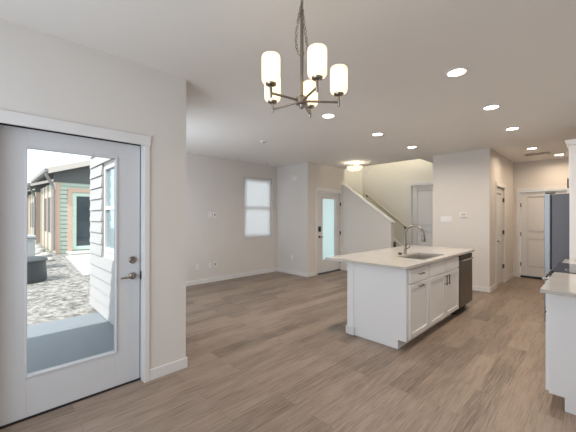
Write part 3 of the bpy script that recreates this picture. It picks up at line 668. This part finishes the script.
for k in range(5):
    a = R(-71 + 72 * k); dv = Rt * math.cos(a) + F * math.sin(a); rr = 0.213
    e = Vector((hx, hy, 0)) + dv * rr
    arm = MB().tube([Vector((hx, hy, HZ)) + dv * 0.03, Vector((e.x, e.y, HZ - 0.004))], 0.0065, 10)
    arm.lathe([(0.004, HZ - 0.030), (0.008, HZ - 0.024), (0.0085, HZ + 0.03)], (e.x, e.y, 0), 'Z', 14)
    arm = arm.build('arm', NICKEL, chd, smooth=True)
    MB().lathe([(0.010, HZ + 0.030), (0.027, HZ + 0.037), (0.030, HZ + 0.045), (0.028, HZ + 0.049)], (e.x, e.y, 0), 'Z', 24).build('cup', NICKEL, arm, smooth=True)
    MB().lathe([(0.028, HZ + 0.046), (0.042, HZ + 0.050), (0.048, HZ + 0.060), (0.0495, HZ + 0.072), (0.0495, HZ + 0.182), (0.047, HZ + 0.192), (0.043, HZ + 0.196), (0.044, HZ + 0.188), (0.046, HZ + 0.178), (0.046, HZ + 0.075), (0.042, HZ + 0.056)], (e.x, e.y, 0), 'Z', 32, False).build('shade', SHADE, arm, smooth=True)
    point('chandelier_lamp', (e.x, e.y, HZ + 0.125), P_SHADE, SOFT, 0.02)

# ------------------------------------------------------------------ outside, past the patio door
S(MB().box(-45, -2.92, -30, 30, -0.4, -0.16), 'ground_outside', GROUND)
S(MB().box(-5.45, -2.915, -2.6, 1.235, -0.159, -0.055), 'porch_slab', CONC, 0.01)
S(MB().box(-4.25, -2.915, -2.6, 1.22, 2.62, 2.80), 'porch_roof_outside', CREAM)
# lapped siding on the porch side of the house
sd = MB(); z = -0.05
while z < 2.6:
    for (a0, a1) in (((-6.0, -5.27), (-3.73, -2.915)) if 0.74 < z < 2.15 else ((-6.0, -2.915),)):
        sd.prism([(1.239, z + 0.008), (1.197, z + 0.008), (1.214, z + 0.175), (1.239, z + 0.175)], 'X', a0, a1)
    z += 0.175
S(sd, 'wall_siding_outside', SIDW)
S(MB().box(-6.09, -6.0, 1.225, 1.30, -0.06, 2.75), 'trim_corner_outside', SIDW)
S(MB().box(-4.25, -2.915, -2.72, -2.61, -0.05, 2.62), 'wall_skyblock_outside', SIDW)  # unseen wall added to cut skylight on the porch slab

def house(label, first=None, loc=None):
    if first is not None:
        h = dup(first); h.location = loc; h['label'] = label; return h
    X, Y0, Y1, XB = -15.9, 2.0, 9.0, -21.0   # near gable face at X, eave side at Y0
    h = thing('neighbor_house', label, 'house', (X, Y0, -0.16), 'row of neighbouring houses')
    g = -0.15
    b = MB()
    for i in range(17):   # lap siding, cut out round the door
        z = g + i * 0.18
        segs = ((Y0, Y0 + 0.36), (Y0 + 1.76, Y1)) if z < 2.55 else ((Y0, Y1),)
        for a0, a1 in segs: b.box(X - 0.1, X + 0.022, a0, a1, z, z + 0.14).box(X - 0.1, X - 0.03, a0, a1, z + 0.14, z + 0.18)
    b.box(XB, X - 0.101, Y0, Y1, g, 2.91)
    b.build('wall', SIDG, h)
    MB().box(X - 0.12, X + 0.05, Y0 - 0.04, Y0 + 0.12, g, 2.9).build('corner_trim', TAN, h)
    for xx in (-1.3, -2.6, -3.9, -5.0):
        MB().box(X + xx - 0.1, X + xx + 0.1, Y0 - 0.05, Y0 - 0.001, g, 2.9).build('side_trim', TAN, h)
    for xx in (-0.65, -1.95, -3.25):
        MB().box(X + xx - 0.45, X + xx + 0.45, Y0 - 0.04, Y0 - 0.001, 0.7, 2.3).build('side_window', DARKGREY, h)
    ym = (Y0 + Y1) / 2; zr = 3.22; pk = zr + 0.34 * (ym - Y0 + 0.3)
    MB().prism([(Y0 - 0.1, 2.86), (Y1 + 0.1, 2.86), (Y1 + 0.1, zr + 0.1), (ym, pk - 0.02), (Y0 - 0.1, zr + 0.1)], 'X', X - 0.1, X + 0.10).build('gable_shade_panel', DARKGREY, h)  # dark grey stands in for the shade under the gable eave
    sl_ = MB().prism([(Y0 - 0.30, zr), (ym, pk), (ym, pk + 0.16), (Y0 - 0.30, zr + 0.16)], 'X', XB - 0.3, X + 0.55)
    sl_.prism([(Y1 + 0.55, zr), (ym, pk), (ym, pk + 0.16), (Y1 + 0.55, zr + 0.16)], 'X', XB - 0.3, X + 0.55); sl_.build('roof', SHING, h)
    MB().prism([(Y0 - 0.34, zr - 0.08), (ym, pk - 0.06), (ym, pk + 0.17), (Y0 - 0.34, zr + 0.15)], 'X', X + 0.552, X + 0.60).prism([(Y1 + 0.6, zr - 0.06), (ym, pk - 0.04), (ym, pk + 0.17), (Y1 + 0.6, zr + 0.15)], 'X', X + 0.552, X + 0.60).build('fascia', CREAM, h)
    MB().box(XB - 0.3, X + 0.5, Y0 - 0.45, Y0 - 0.305, zr - 0.02, zr + 0.12).build('gutter', GUTTER, h)
    MB().tube([(X + 0.3, Y0 - 0.38, zr - 0.02), (X + 0.28, Y0 - 0.36, zr - 0.15), (X + 0.1, Y0 - 0.16, zr - 0.5), (X + 0.1, Y0 - 0.11, zr - 0.7), (X + 0.1, Y0 - 0.11, g + 0.15)], 0.055, 8).build('downspout', GUTTER, h)
    MB().box(X - 0.1, X + 0.06, Y0 + 0.36, Y0 + 0.53, g, 2.64).box(X - 0.1, X + 0.06, Y0 + 1.59, Y0 + 1.76, g, 2.64).box(X - 0.1, X + 0.06, Y0 + 0.53, Y0 + 1.59, 2.47, 2.64).build('door_trim', TAN, h)
    dd = frame_ring(MB(), 'X', X - 0.09, X - 0.02, Y0 + 0.532, Y0 + 1.588, g + 0.12, 2.465, 0.16).build('door', MINT, h)
    MB().box(X - 0.07, X - 0.05, Y0 + 0.70, Y0 + 1.42, g + 0.28, 2.3).build('door_glass', DGLASS, dd)
    MB().box(X + 0.03, X + 1.3, Y0 + 0.3, Y0 + 2.6, g - 0.01, g + 0.09).build('stoop', WALKC, h, 0.01)
    return h
S(MB().prism([(-14.5, 2.1), (-9.4, 1.75), (-9.4, 5.2), (-14.5, 5.2)], 'Z', -0.16, -0.10), 'path_outside', WALKC)
h0 = house('nearest pale green house with tan trim, straight out the patio door')
house('second house along the gravel lane, its eave behind the nearest house', h0, (-23.4, 2.0, -0.16))
house('third house along the gravel lane, seen as a sliver of eave', h0, (-31.0, 1.9, -0.16))

ub = thing('utility_drum', 'dark grey lidded drum on the gravel outside the patio door', 'utility drum', (-9.75, 0.62, -0.16))
MB().lathe([(0.40, -0.16), (0.42, -0.10), (0.39, 0.33)], (-9.75, 0.62, 0), 'Z', 32).build('body', DRUM, ub, smooth=True)
MB().lathe([(0.42, 0.332), (0.43, 0.37), (0.36, 0.42), (0.05, 0.44)], (-9.75, 0.62, 0), 'Z', 32).build('lid', DRUM, ub, smooth=True)
cb = thing('utility_box', 'light grey utility box behind the dark drum outside', 'utility box', (-12.0, 0.55, -0.16))
MB().box(-12.4, -11.6, 0.10, 0.95, -0.16, 0.78).build('body', GREYM, cb, 0.02)
MB().box(-12.43, -11.57, 0.07, 0.98, 0.782, 0.86).build('lid', GREYM, cb, 0.02)

def rock(x, y, s, label):
    bm = bmesh.new(); bmesh.ops.create_icosphere(bm, subdivisions=2, radius=1)
    sc_ = (s * random.uniform(0.8, 1.3), s * random.uniform(0.8, 1.2), s * random.uniform(0.5, 0.9)); ph = random.random() * 9
    for v in bm.verts:
        k = 1 + 0.16 * math.sin(3.1 * v.co.x + ph) * math.cos(2.7 * v.co.y + ph) + 0.10 * math.sin(5 * v.co.z + ph)
        v.co = Vector((v.co.x * sc_[0] * k, v.co.y * sc_[1] * k, v.co.z * sc_[2] * k))
    me = bpy.data.meshes.new('landscape_rock'); bm.to_mesh(me); bm.free(); me.materials.append(ROCK)
    for p in me.polygons: p.use_smooth = True
    o = bpy.data.objects.new('landscape_rock', me); COL.objects.link(o); o.location = (x, y, -0.16 + sc_[2] * 0.5)
    tag(o, label, 'rock', 'pale rocks along the lane outside')
placed = []
for _try in range(400):
    if len(placed) >= 24: break
    x = -13.2 - 9 * random.random(); y, sz = min(-x * random.uniform(0.082, 0.118), 1.6), random.uniform(0.12, 0.24)
    if all((x - a) ** 2 + (y - b_) ** 2 > (1.55 * (sz + c_)) ** 2 for a, b_, c_ in placed):
        placed.append((x, y, sz)); rock(x, y, sz, 'pale rock in the row beside the gravel lane outside')
